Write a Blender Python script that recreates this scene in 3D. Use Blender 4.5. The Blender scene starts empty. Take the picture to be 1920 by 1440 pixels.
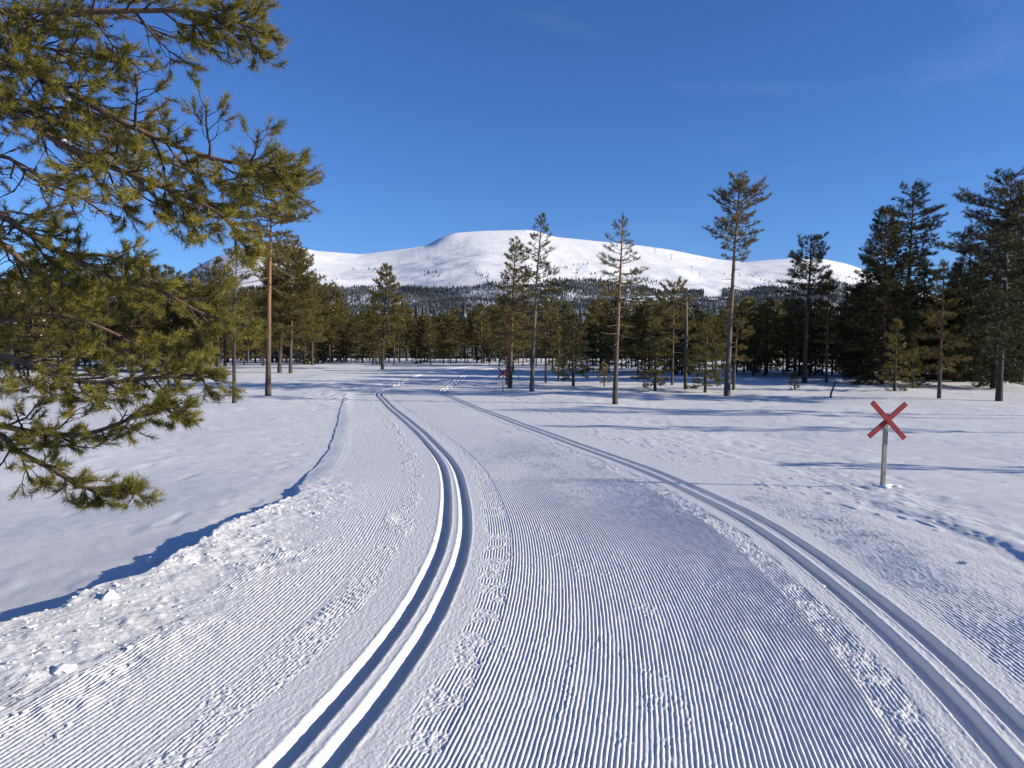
import bpy, math, random
import numpy as np

scene = bpy.context.scene
COL = scene.collection
PI = math.pi

# ------------------------------------------------------------------ camera, sky, sun, exposure
CAM_H, HORIZON, FPX = 1.8, 650.0, 1440.0
PITCH = math.atan((720 - HORIZON) / FPX)
cd = bpy.data.cameras.new("camera"); cam = bpy.data.objects.new("camera", cd); COL.objects.link(cam)
cd.sensor_width = 36.0; cd.lens = 36.0 * FPX / 1920.0; cd.clip_start = 0.05; cd.clip_end = 30000
cam.location = (0, 0, CAM_H); cam.rotation_euler = (PI / 2 - PITCH, 0, 0)
scene.camera = cam

SUN_EL = math.radians(17.5)
SUN_AZ = math.atan2(0.976, -0.215)          # clockwise from +Y
SUN = np.array([math.cos(SUN_EL) * math.sin(SUN_AZ), math.cos(SUN_EL) * math.cos(SUN_AZ), math.sin(SUN_EL)])
w = bpy.data.worlds.new("World"); scene.world = w; w.use_nodes = True
nt = w.node_tree; N = nt.nodes; K = nt.links; N.clear()
out = N.new("ShaderNodeOutputWorld"); bg = N.new("ShaderNodeBackground"); sky = N.new("ShaderNodeTexSky")
sky.sky_type = 'NISHITA'; sky.sun_disc = False; sky.sun_elevation = SUN_EL; sky.sun_rotation = SUN_AZ
sky.altitude = 800; sky.air_density = 1.0; sky.dust_density = 0.15; sky.ozone_density = 3.0
hs = N.new("ShaderNodeMix"); hs.data_type = 'RGBA'; hs.blend_type = 'MULTIPLY'; hs.inputs['Factor'].default_value = 1.0; hs.inputs['B'].default_value = (0.62, 0.93, 1.52, 1)
# thin cirrus wisps
tc = N.new("ShaderNodeTexCoord"); mp = N.new("ShaderNodeMapping"); mp.inputs['Scale'].default_value = (1.6, 1.6, 7.0)
mp.inputs['Rotation'].default_value = (0.0, 0.25, 0.2)
nz = N.new("ShaderNodeTexNoise"); nz.inputs['Scale'].default_value = 1.7; nz.inputs['Detail'].default_value = 7; nz.inputs['Roughness'].default_value = 0.55
nz.inputs['Distortion'].default_value = 0.6
cr = N.new("ShaderNodeValToRGB"); cr.color_ramp.elements[0].position = 0.56; cr.color_ramp.elements[0].color = (0, 0, 0, 1)
cr.color_ramp.elements[1].position = 0.85; cr.color_ramp.elements[1].color = (0.10, 0.10, 0.10, 1)
mx = N.new("ShaderNodeMix"); mx.data_type = 'RGBA'; mx.inputs['B'].default_value = (6.0, 7.0, 8.6, 1)
bg.inputs['Strength'].default_value = 0.072
K.new(tc.outputs['Generated'], mp.inputs['Vector']); K.new(mp.outputs['Vector'], nz.inputs['Vector'])
K.new(nz.outputs['Fac'], cr.inputs['Fac']); K.new(cr.outputs['Color'], mx.inputs['Factor'])
K.new(sky.outputs['Color'], hs.inputs['A']); K.new(hs.outputs['Result'], mx.inputs['A'])
K.new(mx.outputs['Result'], bg.inputs['Color']); K.new(bg.outputs['Background'], out.inputs['Surface'])

sd = bpy.data.lights.new("sun", 'SUN'); sd.energy = 5.0; sd.angle = math.radians(0.53); sd.color = (1.0, 0.935, 0.83)
so = bpy.data.objects.new("sun", sd); COL.objects.link(so); so.location = (60, -15, 40)
from mathutils import Vector
so.rotation_euler = Vector(SUN).to_track_quat('Z', 'Y').to_euler()

vs = scene.view_settings
vs.view_transform = 'Standard'; vs.look = 'None'; vs.exposure = 0.51; vs.gamma = 1.0; vs.use_curve_mapping = False
scene.cycles.max_bounces = 6; scene.cycles.diffuse_bounces = 3; scene.cycles.transparent_max_bounces = 4

# ------------------------------------------------------------------ helpers
_tabs = {}
def vnoise(x, y, seed=0):
    if seed not in _tabs:
        _tabs[seed] = np.random.default_rng(1000 + seed).random((256, 256)).astype(np.float32) * 2 - 1
    T = _tabs[seed]
    xf = np.floor(x); yf = np.floor(y)
    ix = xf.astype(np.int64) & 255; iy = yf.astype(np.int64) & 255
    fx = (x - xf); fy = (y - yf)
    fx = fx * fx * (3 - 2 * fx); fy = fy * fy * (3 - 2 * fy)
    ix1 = (ix + 1) & 255; iy1 = (iy + 1) & 255
    a = T[ix, iy]; b = T[ix1, iy]; c = T[ix, iy1]; d = T[ix1, iy1]
    return (a + (b - a) * fx) * (1 - fy) + (c + (d - c) * fx) * fy
def fbm(x, y, octaves=4, seed=0, gain=0.5):
    s = 0; a = 1
    for o in range(octaves):
        s = s + a * vnoise(x * 2.03 ** o + 17.3 * o, y * 2.03 ** o + 9.1 * o, seed + o); a *= gain
    return s
def sstep(e0, e1, x):
    t = np.clip((x - e0) / (e1 - e0), 0, 1); return t * t * (3 - 2 * t)
class Spline:                                   # natural cubic through points
    def __init__(self, xs, ys):
        x = np.array(xs, float); y = np.array(ys, float); n = len(x); h = np.diff(x)
        A = np.eye(n); r = np.zeros(n)
        for i in range(1, n - 1):
            A[i, i - 1] = h[i - 1]; A[i, i] = 2 * (h[i - 1] + h[i]); A[i, i + 1] = h[i]
            r[i] = 6 * ((y[i + 1] - y[i]) / h[i] - (y[i] - y[i - 1]) / h[i - 1])
        self.x, self.y, self.M, self.h = x, y, np.linalg.solve(A, r), h
    def __call__(self, q):
        q = np.asarray(q, float); qc = np.clip(q, self.x[0], self.x[-1])
        i = np.clip(np.searchsorted(self.x, qc) - 1, 0, len(self.h) - 1)
        h = self.h[i]; a = (self.x[i + 1] - qc) / h; b = (qc - self.x[i]) / h
        return a * self.y[i] + b * self.y[i + 1] + ((a ** 3 - a) * self.M[i] + (b ** 3 - b) * self.M[i + 1]) * h * h / 6

def mesh_np(name, V, F, mats=None, smooth=True, midx=None):
    """V (n,3); F list of (m,3)/(m,4) int arrays"""
    me = bpy.data.meshes.new(name)
    if not isinstance(F, (list, tuple)): F = [F]
    F = [f for f in F if len(f)]
    V = np.ascontiguousarray(V, dtype=np.float32)
    me.vertices.add(len(V)); me.vertices.foreach_set("co", V.ravel())
    loops = np.concatenate([f.ravel() for f in F]).astype(np.int32)
    tot = np.concatenate([np.full(len(f), f.shape[1], np.int32) for f in F])
    start = np.concatenate([[0], np.cumsum(tot)[:-1]]).astype(np.int32)
    me.loops.add(len(loops)); me.loops.foreach_set("vertex_index", loops)
    me.polygons.add(len(tot)); me.polygons.foreach_set("loop_start", start); me.polygons.foreach_set("loop_total", tot)
    if midx is not None: me.polygons.foreach_set("material_index", np.ascontiguousarray(midx, np.int32))
    me.polygons.foreach_set("use_smooth", np.full(len(tot), bool(smooth)))
    me.update(calc_edges=True)
    for m in mats or []: me.materials.append(m)
    return me
def link(name, me, parent=None, loc=None):
    o = bpy.data.objects.new(name, me); COL.objects.link(o)
    if parent: o.parent = parent
    if loc is not None: o.location = loc
    return o
def tag(o, label=None, cat=None, group=None, kind=None):
    if label: o['label'] = label
    if cat: o['category'] = cat
    if group: o['group'] = group
    if kind: o['kind'] = kind
    return o
def thing(name, loc, label, cat, group=None):
    o = bpy.data.objects.new(name, None); COL.objects.link(o); o.location = loc; o.empty_display_size = 0.3
    return tag(o, label, cat, group)

class MB:                                       # mesh accumulator
    def __init__(self): self.V = []; self.Q = []; self.T = []; self.n = 0
    def add(self, V, Q=None, T=None):
        if Q is not None and len(Q): self.Q.append(np.asarray(Q) + self.n)
        if T is not None and len(T): self.T.append(np.asarray(T) + self.n)
        self.V.append(np.asarray(V, float)); self.n += len(V)
    def tube(self, P, R, k=6, cap=True):
        P = np.asarray(P, float); R = np.asarray(R, float); n = len(P)
        T = np.gradient(P, axis=0); T /= np.linalg.norm(T, axis=1, keepdims=True) + 1e-9
        ref = np.array([0, 0, 1.0]) if abs(T[0, 2]) < 0.85 else np.array([1.0, 0, 0])
        A = np.cross(T, ref); A /= np.linalg.norm(A, axis=1, keepdims=True) + 1e-9
        B = np.cross(T, A)
        ang = np.arange(k) * 2 * PI / k
        V = P[:, None] + R[:, None, None] * (np.cos(ang)[None, :, None] * A[:, None] + np.sin(ang)[None, :, None] * B[:, None])
        i = np.arange(n - 1)[:, None] * k; j = np.arange(k)[None]; j2 = (j + 1) % k
        Q = np.stack([i + j, i + j2, i + k + j2, i + k + j], -1).reshape(-1, 4)
        Vs = V.reshape(-1, 3)
        T3 = None
        if cap:
            Vs = np.vstack([Vs, P[-1:]]); c = len(Vs) - 1
            T3 = np.array([[(n - 1) * k + a, (n - 1) * k + (a + 1) % k, c] for a in range(k)])
        self.add(Vs, Q, T3)
    def boxes(self, c, ax, ay, az):             # one box: centre and half-axis vectors
        c, ax, ay, az = map(lambda v: np.asarray(v, float), (c, ax, ay, az))
        V = [c + sx * ax + sy * ay + sz * az for sz in (-1, 1) for sy in (-1, 1) for sx in (-1, 1)]
        Q = [(0, 2, 3, 1), (4, 5, 7, 6), (0, 1, 5, 4), (2, 6, 7, 3), (0, 4, 6, 2), (1, 3, 7, 5)]
        self.add(V, Q)
    def build(self, name, mat, parent=None, smooth=True, loc=None):
        F = [np.concatenate(a) for a in (self.Q, self.T) if a]
        return link(name, mesh_np(name, np.concatenate(self.V), F, [mat], smooth), parent, loc)

_t = (1 + 5 ** .5) / 2
ICO_V = np.array([(-1, _t, 0), (1, _t, 0), (-1, -_t, 0), (1, -_t, 0), (0, -1, _t), (0, 1, _t), (0, -1, -_t), (0, 1, -_t), (_t, 0, -1), (_t, 0, 1), (-_t, 0, -1), (-_t, 0, 1)]) / math.sqrt(1 + _t * _t)
ICO_F = np.array([(0, 11, 5), (0, 5, 1), (0, 1, 7), (0, 7, 10), (0, 10, 11), (1, 5, 9), (5, 11, 4), (11, 10, 2), (10, 7, 6), (7, 1, 8), (3, 9, 4), (3, 4, 2), (3, 2, 6), (3, 6, 8), (3, 8, 9), (4, 9, 5), (2, 4, 11), (6, 2, 10), (8, 6, 7), (9, 8, 1)])
def ico2():
    V = [tuple(v) for v in ICO_V]; F = []; cache = {}
    def mid(a, b):
        k = (min(a, b), max(a, b))
        if k not in cache:
            m = np.array(V[a]) + np.array(V[b]); m /= np.linalg.norm(m); V.append(tuple(m)); cache[k] = len(V) - 1
        return cache[k]
    for a, b, c in ICO_F:
        ab, bc, ca = mid(a, b), mid(b, c), mid(c, a)
        F += [(a, ab, ca), (b, bc, ab), (c, ca, bc), (ab, bc, ca)]
    return np.array(V), np.array(F)
ICO2_V, ICO2_F = ico2()
def lumps(mb, P, S, rng, flat=0.7, fine=False):  # many irregular lumps at points P with sizes S
    V0, F0 = (ICO2_V, ICO2_F) if fine else (ICO_V, ICO_F)
    n = len(P); k = len(V0)
    R = 1 + (rng.random((n, k)) - 0.5) * (0.75 if fine else 0.7)
    sc = 0.65 + rng.random((n, 3)) * 0.8; sc[:, 2] *= flat
    ang = rng.random(n) * 2 * PI; ca, sa = np.cos(ang), np.sin(ang)
    V = V0[None] * R[..., None] * sc[:, None] * np.asarray(S)[:, None, None]
    X = V[..., 0] * ca[:, None] - V[..., 1] * sa[:, None]; Y = V[..., 0] * sa[:, None] + V[..., 1] * ca[:, None]
    V = np.stack([X, Y, V[..., 2]], -1) + np.asarray(P)[:, None]
    F = F0[None] + (np.arange(n) * k)[:, None, None]
    mb.add(V.reshape(-1, 3), None, F.reshape(-1, 3))

# ------------------------------------------------------------------ materials
def nodemat(name):
    m = bpy.data.materials.new(name); m.use_nodes = True
    t = m.node_tree; return m, t.nodes, t.links, t.nodes['Principled BSDF']
def noise_node(Nn, L, coord, scale, detail=4, rough=0.55):
    n = Nn.new("ShaderNodeTexNoise"); n.inputs['Scale'].default_value = scale; n.inputs['Detail'].default_value = detail
    n.inputs['Roughness'].default_value = rough; L.new(coord, n.inputs['Vector']); return n
def ramp(Nn, L, fac, stops):
    r = Nn.new("ShaderNodeValToRGB"); e = r.color_ramp.elements
    while len(e) < len(stops): e.new(0.5)
    for i, (p, c) in enumerate(stops): e[i].position = p; e[i].color = (*c, 1)
    L.new(fac, r.inputs['Fac']); return r

def snow_mat(name, bumps, alb=(0.745, 0.722, 0.682)):
    m, Nn, L, b = nodemat(name)
    tcn = Nn.new("ShaderNodeTexCoord"); co = tcn.outputs['Object']
    n = noise_node(Nn, L, co, 0.8, 3)
    r = ramp(Nn, L, n.outputs['Fac'], [(0.3, tuple(a * 0.975 for a in alb)), (0.7, alb)])
    L.new(r.outputs['Color'], b.inputs['Base Color'])
    b.inputs['Roughness'].default_value = 0.72; b.inputs['Specular IOR Level'].default_value = 0.18
    prev = None
    for sc, dist, stren, stretch in bumps:
        mpn = Nn.new("ShaderNodeMapping"); mpn.inputs['Scale'].default_value = stretch; L.new(co, mpn.inputs['Vector'])
        nn = noise_node(Nn, L, mpn.outputs['Vector'], sc, 3, 0.6)
        bp = Nn.new("ShaderNodeBump"); bp.inputs['Strength'].default_value = stren; bp.inputs['Distance'].default_value = dist
        L.new(nn.outputs['Fac'], bp.inputs['Height'])
        if prev: L.new(prev.outputs['Normal'], bp.inputs['Normal'])
        prev = bp
    if prev: L.new(prev.outputs['Normal'], b.inputs['Normal'])
    return m
M_TRAIL = snow_mat("groomed_snow", [(55, 0.008, 0.6, (1, 1, 1)), (220, 0.003, 0.7, (1, 1, 1))])
M_FIELD = snow_mat("field_snow", [(0.9, 0.10, 0.5, (0.6, 1.4, 1)), (9, 0.012, 0.5, (0.8, 1.2, 1)), (60, 0.008, 0.6, (1, 1, 1)), (240, 0.003, 0.7, (1, 1, 1))])
M_LUMP = snow_mat("loose_snow", [(40, 0.006, 0.5, (1, 1, 1))], (0.78, 0.76, 0.72))

def foliage_mat(name, c0, c1, c2, scale, trans=0.25):
    m, Nn, L, b = nodemat(name)
    tcn = Nn.new("ShaderNodeTexCoord"); oi = Nn.new("ShaderNodeObjectInfo")
    n = noise_node(Nn, L, tcn.outputs['Object'], scale, 4, 0.65)
    ad = Nn.new("ShaderNodeMath"); ad.operation = 'MULTIPLY_ADD'; ad.inputs[1].default_value = 0.16; L.new(oi.outputs['Random'], ad.inputs[0])
    sb = Nn.new("ShaderNodeMath"); sb.operation = 'SUBTRACT'; sb.inputs[1].default_value = 0.08; L.new(n.outputs['Fac'], sb.inputs[0]); L.new(sb.outputs[0], ad.inputs[2])
    r = ramp(Nn, L, ad.outputs[0], [(0.32, c0), (0.5, c1), (0.68, c2)])
    L.new(r.outputs['Color'], b.inputs['Base Color']); b.inputs['Roughness'].default_value = 0.5
    b.inputs['Specular IOR Level'].default_value = 0.25
    tr = Nn.new("ShaderNodeBsdfTranslucent"); L.new(r.outputs['Color'], tr.inputs['Color'])
    ms = Nn.new("ShaderNodeMixShader"); ms.inputs[0].default_value = trans
    L.new(b.outputs[0], ms.inputs[1]); L.new(tr.outputs[0], ms.inputs[2]); L.new(ms.outputs[0], Nn['Material Output'].inputs['Surface'])
    return m
M_NEEDLE_NEAR = foliage_mat("near_pine_needles", (0.10, 0.095, 0.017), (0.215, 0.185, 0.032), (0.33, 0.265, 0.045), 9.0, 0.38)
M_NEEDLE = foliage_mat("pine_needles", (0.088, 0.072, 0.020), (0.158, 0.130, 0.032), (0.24, 0.175, 0.044), 2.4, 0.40)
M_SPRUCE = foliage_mat("spruce_needles", (0.032, 0.034, 0.013), (0.056, 0.054, 0.018), (0.092, 0.078, 0.022), 2.0, 0.25)
M_YOUNG = foliage_mat("young_pine_needles", (0.08, 0.082, 0.018), (0.135, 0.125, 0.024), (0.19, 0.165, 0.03), 2.4, 0.25)

def bark_mat(name, low, high, z0, z1, scale=14):
    m, Nn, L, b = nodemat(name)
    tcn = Nn.new("ShaderNodeTexCoord"); co = tcn.outputs['Object']
    sp = Nn.new("ShaderNodeSeparateXYZ"); L.new(co, sp.inputs[0])
    mr = Nn.new("ShaderNodeMapRange"); mr.inputs[1].default_value = z0; mr.inputs[2].default_value = z1; L.new(sp.outputs['Z'], mr.inputs[0])
    mpn = Nn.new("ShaderNodeMapping"); mpn.inputs['Scale'].default_value = (1, 1, 0.3); L.new(co, mpn.inputs['Vector'])
    n = noise_node(Nn, L, mpn.outputs['Vector'], scale, 5, 0.7)
    ra = ramp(Nn, L, n.outputs['Fac'], [(0.3, tuple(c * 0.5 for c in low)), (0.65, low)])
    rb = ramp(Nn, L, n.outputs['Fac'], [(0.3, tuple(c * 0.6 for c in high)), (0.65, high)])
    mxn = Nn.new("ShaderNodeMix"); mxn.data_type = 'RGBA'
    L.new(mr.outputs[0], mxn.inputs['Factor']); L.new(ra.outputs[0], mxn.inputs['A']); L.new(rb.outputs[0], mxn.inputs['B'])
    L.new(mxn.outputs['Result'], b.inputs['Base Color']); b.inputs['Roughness'].default_value = 0.9; b.inputs['Specular IOR Level'].default_value = 0.15
    bp = Nn.new("ShaderNodeBump"); bp.inputs['Strength'].default_value = 0.9; bp.inputs['Distance'].default_value = 0.02
    L.new(n.outputs['Fac'], bp.inputs['Height']); L.new(bp.outputs['Normal'], b.inputs['Normal'])
    return m
M_BARK = bark_mat("pine_bark", (0.105, 0.085, 0.07), (0.29, 0.165, 0.085), 1.2, 5.0)
M_BARK_GREY = bark_mat("grey_pine_bark", (0.12, 0.105, 0.095), (0.17, 0.13, 0.10), 1.0, 6.0)
M_BARK_DARK = bark_mat("dark_bark", (0.07, 0.058, 0.05), (0.10, 0.075, 0.055), 1.0, 6.0)
M_SNAG = bark_mat("weathered_dead_wood", (0.10, 0.085, 0.07), (0.20, 0.165, 0.13), 1.0, 5.0)
M_LIMB = bark_mat("pine_limb_bark", (0.17, 0.115, 0.08), (0.20, 0.125, 0.08), 0.0, 6.0, 22)
M_TWIG = bark_mat("pine_twig_bark", (0.085, 0.065, 0.055), (0.10, 0.075, 0.06), 0.0, 6.0, 30)

# ------------------------------------------------------------------ ground shape
_py = np.array([-50, 4, 8.0, 10.6, 16, 22, 30, 37.5, 42, 47, 52, 60, 100, 500.])
_pz = np.array([0, 0, 0.0, -.09, -.33, -.46, -.50, -.46, -.36, -.20, -.06, .0, .0, .0])
_yy = np.linspace(-50, 500, 11001); _zz = np.interp(_yy, _py, _pz)
_k = np.hanning(61); _k /= _k.sum(); _zz = np.convolve(np.pad(_zz, 30, mode='edge'), _k, 'valid')
def prof(y): return np.interp(y, _yy, _zz)
_C = Spline([-6, -3, 0, 2, 3.2, 4.6, 5.6, 7.2, 8.4, 10.7, 13.9, 18.4, 21.5, 28.6, 34.7, 37.6, 40, 43.5, 47, 51, 58, 70, 90],
            [-1.35, -.68, -.02, .42, .67, .89, .97, .995, .93, .73, .33, -.5, -1.16, -2.9, -4.36, -4.97, -5.02, -4.85, -4.82, -4.60, -3.95, -2.2, 1.2])
def Cx(y): return _C(y)
def Cd(y): return (_C(y + 0.1) - _C(y - 0.1)) / 0.2
def u_of(x, y): return (x - Cx(y)) / np.sqrt(1 + Cd(y) ** 2)
def uL(y): return np.interp(y, [4.5, 5.8, 7.65, 9.8, 13, 21.5, 34, 40, 90], [-4.15, -3.92, -3.85, -3.52, -3.5, -3.45, -2.95, -2.6, -2.6])
def uR(y): return np.interp(y, [5, 8.5, 10.6, 13, 20, 30], [3.3, 3.3, 3.6, 3.9, 4.0, 4.0])
def bankL(y): return np.interp(y, [3, 6, 8, 10, 13, 20, 38], [.20, .17, .12, .06, .045, .04, .0])
def bankR(y): return np.interp(y, [3, 8, 11, 14, 20, 30], [.05, .038, .02, .01, .005, .0])
def field_raw(x, y):
    u = u_of(x, y); z = prof(y)
    ul, ur = uL(y), uR(y)
    left = sstep(0.3, -0.3, u - ul); right = sstep(-0.3, 0.25, u - ur)
    near = sstep(24, 9, y)
    z = z - left * bankL(y) * (1 - 0.6 * sstep(-6, -14, u))
    z = z + left * sstep(15, 7, y) * (0.085 * np.clip(u + 4.3, -4, 0))
    z = z + right * bankR(y) * (1 - 0.5 * sstep(5, 9, u)) + right * near * 0.02 * np.clip(u - 4, 0, 8)
    side = np.maximum(sstep(-3.5, -7, u), sstep(4, 7, u))
    z = z + side * (0.10 * vnoise(x * .11 + 3, y * .09, 1) + 0.045 * vnoise(x * .33, y * .27, 2) + 0.016 * vnoise(x * .8, y * .7, 3))
    fine = np.maximum(left, right)
    z = z + fine * (0.004 * vnoise(x * 2.1 + y * .6, y * 2.4, 4) + 0.0028 * fbm(x * 6, y * 5, 2, 5))
    # trampled, wind-broken belt on the right of the piste
    b0 = np.interp(y, [5, 8, 11, 14, 20, 30, 40], [3.4, 3.5, 4.1, 4.9, 5.3, 5.6, 6])
    belt = np.exp(-((u - b0) / np.interp(y, [6, 12, 25], [.35, .8, 1.2])) ** 2) * sstep(38, 24, y)
    z = z + belt * (0.010 * vnoise(x * 5, y * 2.6, 6) + 0.010 * np.abs(vnoise(x * 11, y * 6, 7)))
    bl2 = np.exp(-((u + 3.6) / 1.5) ** 2) * sstep(26, 34, y) * sstep(47, 38, y) * sstep(-2.4, -2.9, u)
    z = z + bl2 * (0.05 * np.abs(vnoise(x * 2.6, y * 1.6, 8)) + .02 * vnoise(x * 6, y * 4, 9))
    # scattered dimples and wind crusts
    d = vnoise(x * 3.1 + 50, y * 1.9, 10); z = z - fine * 0.012 * sstep(0.55, 0.8, d)
    z = z + fine * 0.010 * sstep(0.62, 0.85, vnoise(x * 2.3, y * 1.1 + 80, 11))
    return z
def ground(x, y): return field_raw(np.asarray(x, float), np.asarray(y, float))
def at(px, py):                                  # ground point in metres seen from the trail's middle
    fw = np.array([0, math.cos(PITCH), -math.sin(PITCH)]); up = np.array([0, math.sin(PITCH), math.cos(PITCH)])
    d = fw + (px - 960) / FPX * np.array([1, 0, 0]) - (py - 720) / FPX * up
    ts = np.exp(np.linspace(0, math.log(500), 6000)); P = ts[:, None] * d; z = CAM_H + P[:, 2] - ground(P[:, 0], P[:, 1])
    i = int(np.argmax(z < 0)) or len(ts) - 1
    p = P[i].copy(); p[2] = ground(p[0], p[1]); return p
def zat(py, y): return CAM_H + y * (HORIZON - py) / FPX * 1.0

def grid_faces(nr, nc, off=0):
    i = np.arange(nr - 1)[:, None] * nc; j = np.arange(nc - 1)[None]
    return (np.stack([i + j, i + j + 1, i + nc + j + 1, i + nc + j], -1).reshape(-1, 4) + off)

# ---- snow field: one sheet around the viewer, finer where the photograph looks
rings = [0.6]
while rings[-1] < 430: rings.append(rings[-1] * (1.0085 if 3.5 < rings[-1] < 70 else 1.03))
rings = np.array(rings)
fine_a = np.radians(np.arange(-41, 41.01, 0.16)); coarse = np.radians(np.linspace(41, 319, 70)[1:-1])
angs = np.concatenate([fine_a, coarse])
RR, AA = np.meshgrid(rings, angs, indexing='ij'); X = RR * np.sin(AA); Y = RR * np.cos(AA)
Z = field_raw(X, Y); U = u_of(X, Y)
_f = .34 * sstep(9, 13, Y); inside = sstep(0.12, 0.5, U - uL(Y) + _f) * sstep(4.15, 3.8, U) * sstep(-1.0, -0.4, Y) * sstep(84, 78, Y)
Z = Z - 0.32 * inside
nr, nc = X.shape
F = grid_faces(nr, nc); i = np.arange(nr - 1) * nc
F = np.vstack([F, np.stack([i + nc - 1, i, i + nc, i + 2 * nc - 1], -1)])
fld = link("snow_field", mesh_np("snow_field", np.stack([X, Y, Z], -1).reshape(-1, 3), F[:, ::-1], [M_FIELD]))
tag(fld, kind='structure')

# ---- groomed ski trail
GROOVES = (-1.55 - .105, -1.55 + .105, 1.55 - .105, 1.55 + .105)
def trail_z(u, y):
    x0 = Cx(y); base = prof(y)
    z = base + 0.012 * vnoise(u * .5 + 7, y * .16, 20) + 0.006 * vnoise(u * .9, y * .5, 21)
    far = sstep(9, 13, y)
    ph = 0.0022 * vnoise(u * 1.5, y * 1.3, 22) + 0.0016 * vnoise(u * 24, y * 9, 23) + .0011 * vnoise(u * 50, y * 42, 63)
    edge = vnoise(u * 8, y * 3.2, 24)
    # corduroy lane
    lane = sstep(-1.02, -.985, u + .012 * edge) * sstep(1.05, 1.015, u + .012 * edge)
    rid = 0.5 + 0.5 * np.cos(2 * PI * (u + ph) / 0.0245); rid = rid ** 0.7; rfade = 1 - .55 * sstep(5.5, 10.5, y) - .25 * sstep(13, 26, y)
    patch = sstep(0.10, 0.55, fbm(u * 1.7 + 3, y * 1.1, 3, 25))
    crumb = np.maximum(0, vnoise(u * 75, y * 34, 28)) * sstep(.05, .7, vnoise(u * 10, y * 5, 29))
    amp = 0.0102 * rfade * (0.9 + .30 * vnoise(u * 33, y * 11, 30) + .18 * vnoise(u * 2.2, y * .9, 64)) * (1 - .2 * patch)
    z = z + lane * (amp * (rid - .5) * (1 - .40 * sstep(7.5, 4.5, y) * sstep(.40, .65, vnoise(u * 12, y * 4, 68))) + crumb * (.0022 + .004 * patch))
    # broken bands between the corduroy and the tracks, and outside the left track
    m1 = sstep(-1.25, -1.18, u + .05 * edge) * sstep(-.98, -1.0, u) + sstep(1.0, 1.04, u) * sstep(1.26, 1.19, u + .04 * edge)
    m2 = sstep(-2.30, -2.24, u + .06 * edge) * sstep(-1.96, -2.02, u + .04 * edge)
    cells = sstep(-.12, .22, vnoise(u * 7, y * 8.5, 31))
    rough = .8 * vnoise(u * 52, y * 26, 32) + .8 * vnoise(u * 105, y * 60, 33)
    z = z + m1 * (0.0078 * rfade * (rid - .5) * np.where(u < 0, cells, .25 + .5 * cells) + 0.0034 * rough * np.where(u < 0, 1.2 - cells, 1.0 - .3 * cells) - .002 - .003 * (u > 0) + .005 * vnoise(u * 16, y * 9, 67) * (u > 0))
    cross = 0.5 + .5 * np.cos(2 * PI * (y + .2 * vnoise(u * 3, y * 3, 34)) / .085)
    z = z + m2 * (0.0068 * rfade * (rid - .5) * (.2 + .6 * cells) + 0.0042 * rough * (1.1 - .6 * cells) + .008 * cross * sstep(0, .5, vnoise(u * 4, y * 1.7, 35)))
    # smooth polished strips beside the tracks
    sm = np.clip(1 - lane - m1 - m2, 0, 1)
    z = z + sm * (0.0012 * vnoise(u * 70, y * 16, 36) + .0009 * vnoise(u * 120, y * 60, 37))
    # left shoulder: corduroy, then churned lumps up to the edge
    r2 = 0.5 + .5 * np.cos(2 * PI * (u + ph * 1.4) / 0.031)
    keep = sstep(-.35, .15, fbm(u * 1.3, y * .8, 3, 38) + .55 * sstep(-3.1, -2.5, u) - .75 * (1 - far) * sstep(-2.85, -3.4, u))
    lsh = sstep(-2.24, -2.30, u)
    fadefar = 1 - .55 * far * sstep(.0, .5, vnoise(u * 2.2, y * .12, 39))
    z = z + lsh * 0.0050 * rfade * (r2 - .5) * keep * fadefar
    churn = sstep(-2.62, -3.5, u + .25 * vnoise(u * 2, y * 1.2, 40)) * (1 - .93 * far)
    lump = fbm(u * 5.5 + y * 2.2, y * 4.2 - u * 1.5, 3, 41)
    l2 = np.maximum(0, vnoise(u * 15 + y * 4, y * 12 - u * 3, 44)) ** 1.3
    z = z + churn * (0.019 * lump * (.4 + .6 * sstep(-.3, .3, vnoise(u * 1.6, y * 1.1, 42))) + 0.017 * l2 * sstep(-.2, .4, vnoise(u * 2.4, y * 2, 43)) + .004 * np.maximum(0, vnoise(u * 38, y * 30, 45)) + .004 + .005 * (r2 - .5) * sstep(-.1, .4, vnoise(u * 3, y * 1.6, 61)))
    z = z + .03 * sstep(-3.2, -3.9, u) * (1 - far)
    # right shoulder: corduroy that fades outwards
    r3 = 0.5 + .5 * np.cos(2 * PI * (u + ph * 1.8) / 0.028)
    k3 = sstep(1.86, 1.93, u + .03 * edge) * sstep(3.15, 2.3, u + .25 * vnoise(u * 2, y * .7, 46)) * (.15 + .85 * sstep(11, 6, y + vnoise(u * 3, y * 1.2, 62)))
    k3 = k3 * (.72 + .28 * sstep(-.4, .25, fbm(u * 4.3, y * 3.6, 2, 47)))
    z = z + k3 * (0.0048 * (r3 - .5) + .0035 * np.maximum(0, vnoise(u * 45, y * 32, 48)))
    rs = sstep(2.0, 2.8, u)
    z = z + rs * (.004 * vnoise(u * 9, y * 5, 49) + .010 * sstep(.4, .8, vnoise(u * 12, y * 6, 50)) * sstep(-.1, .4, vnoise(u * 1.6, y * .6, 51)))
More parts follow.
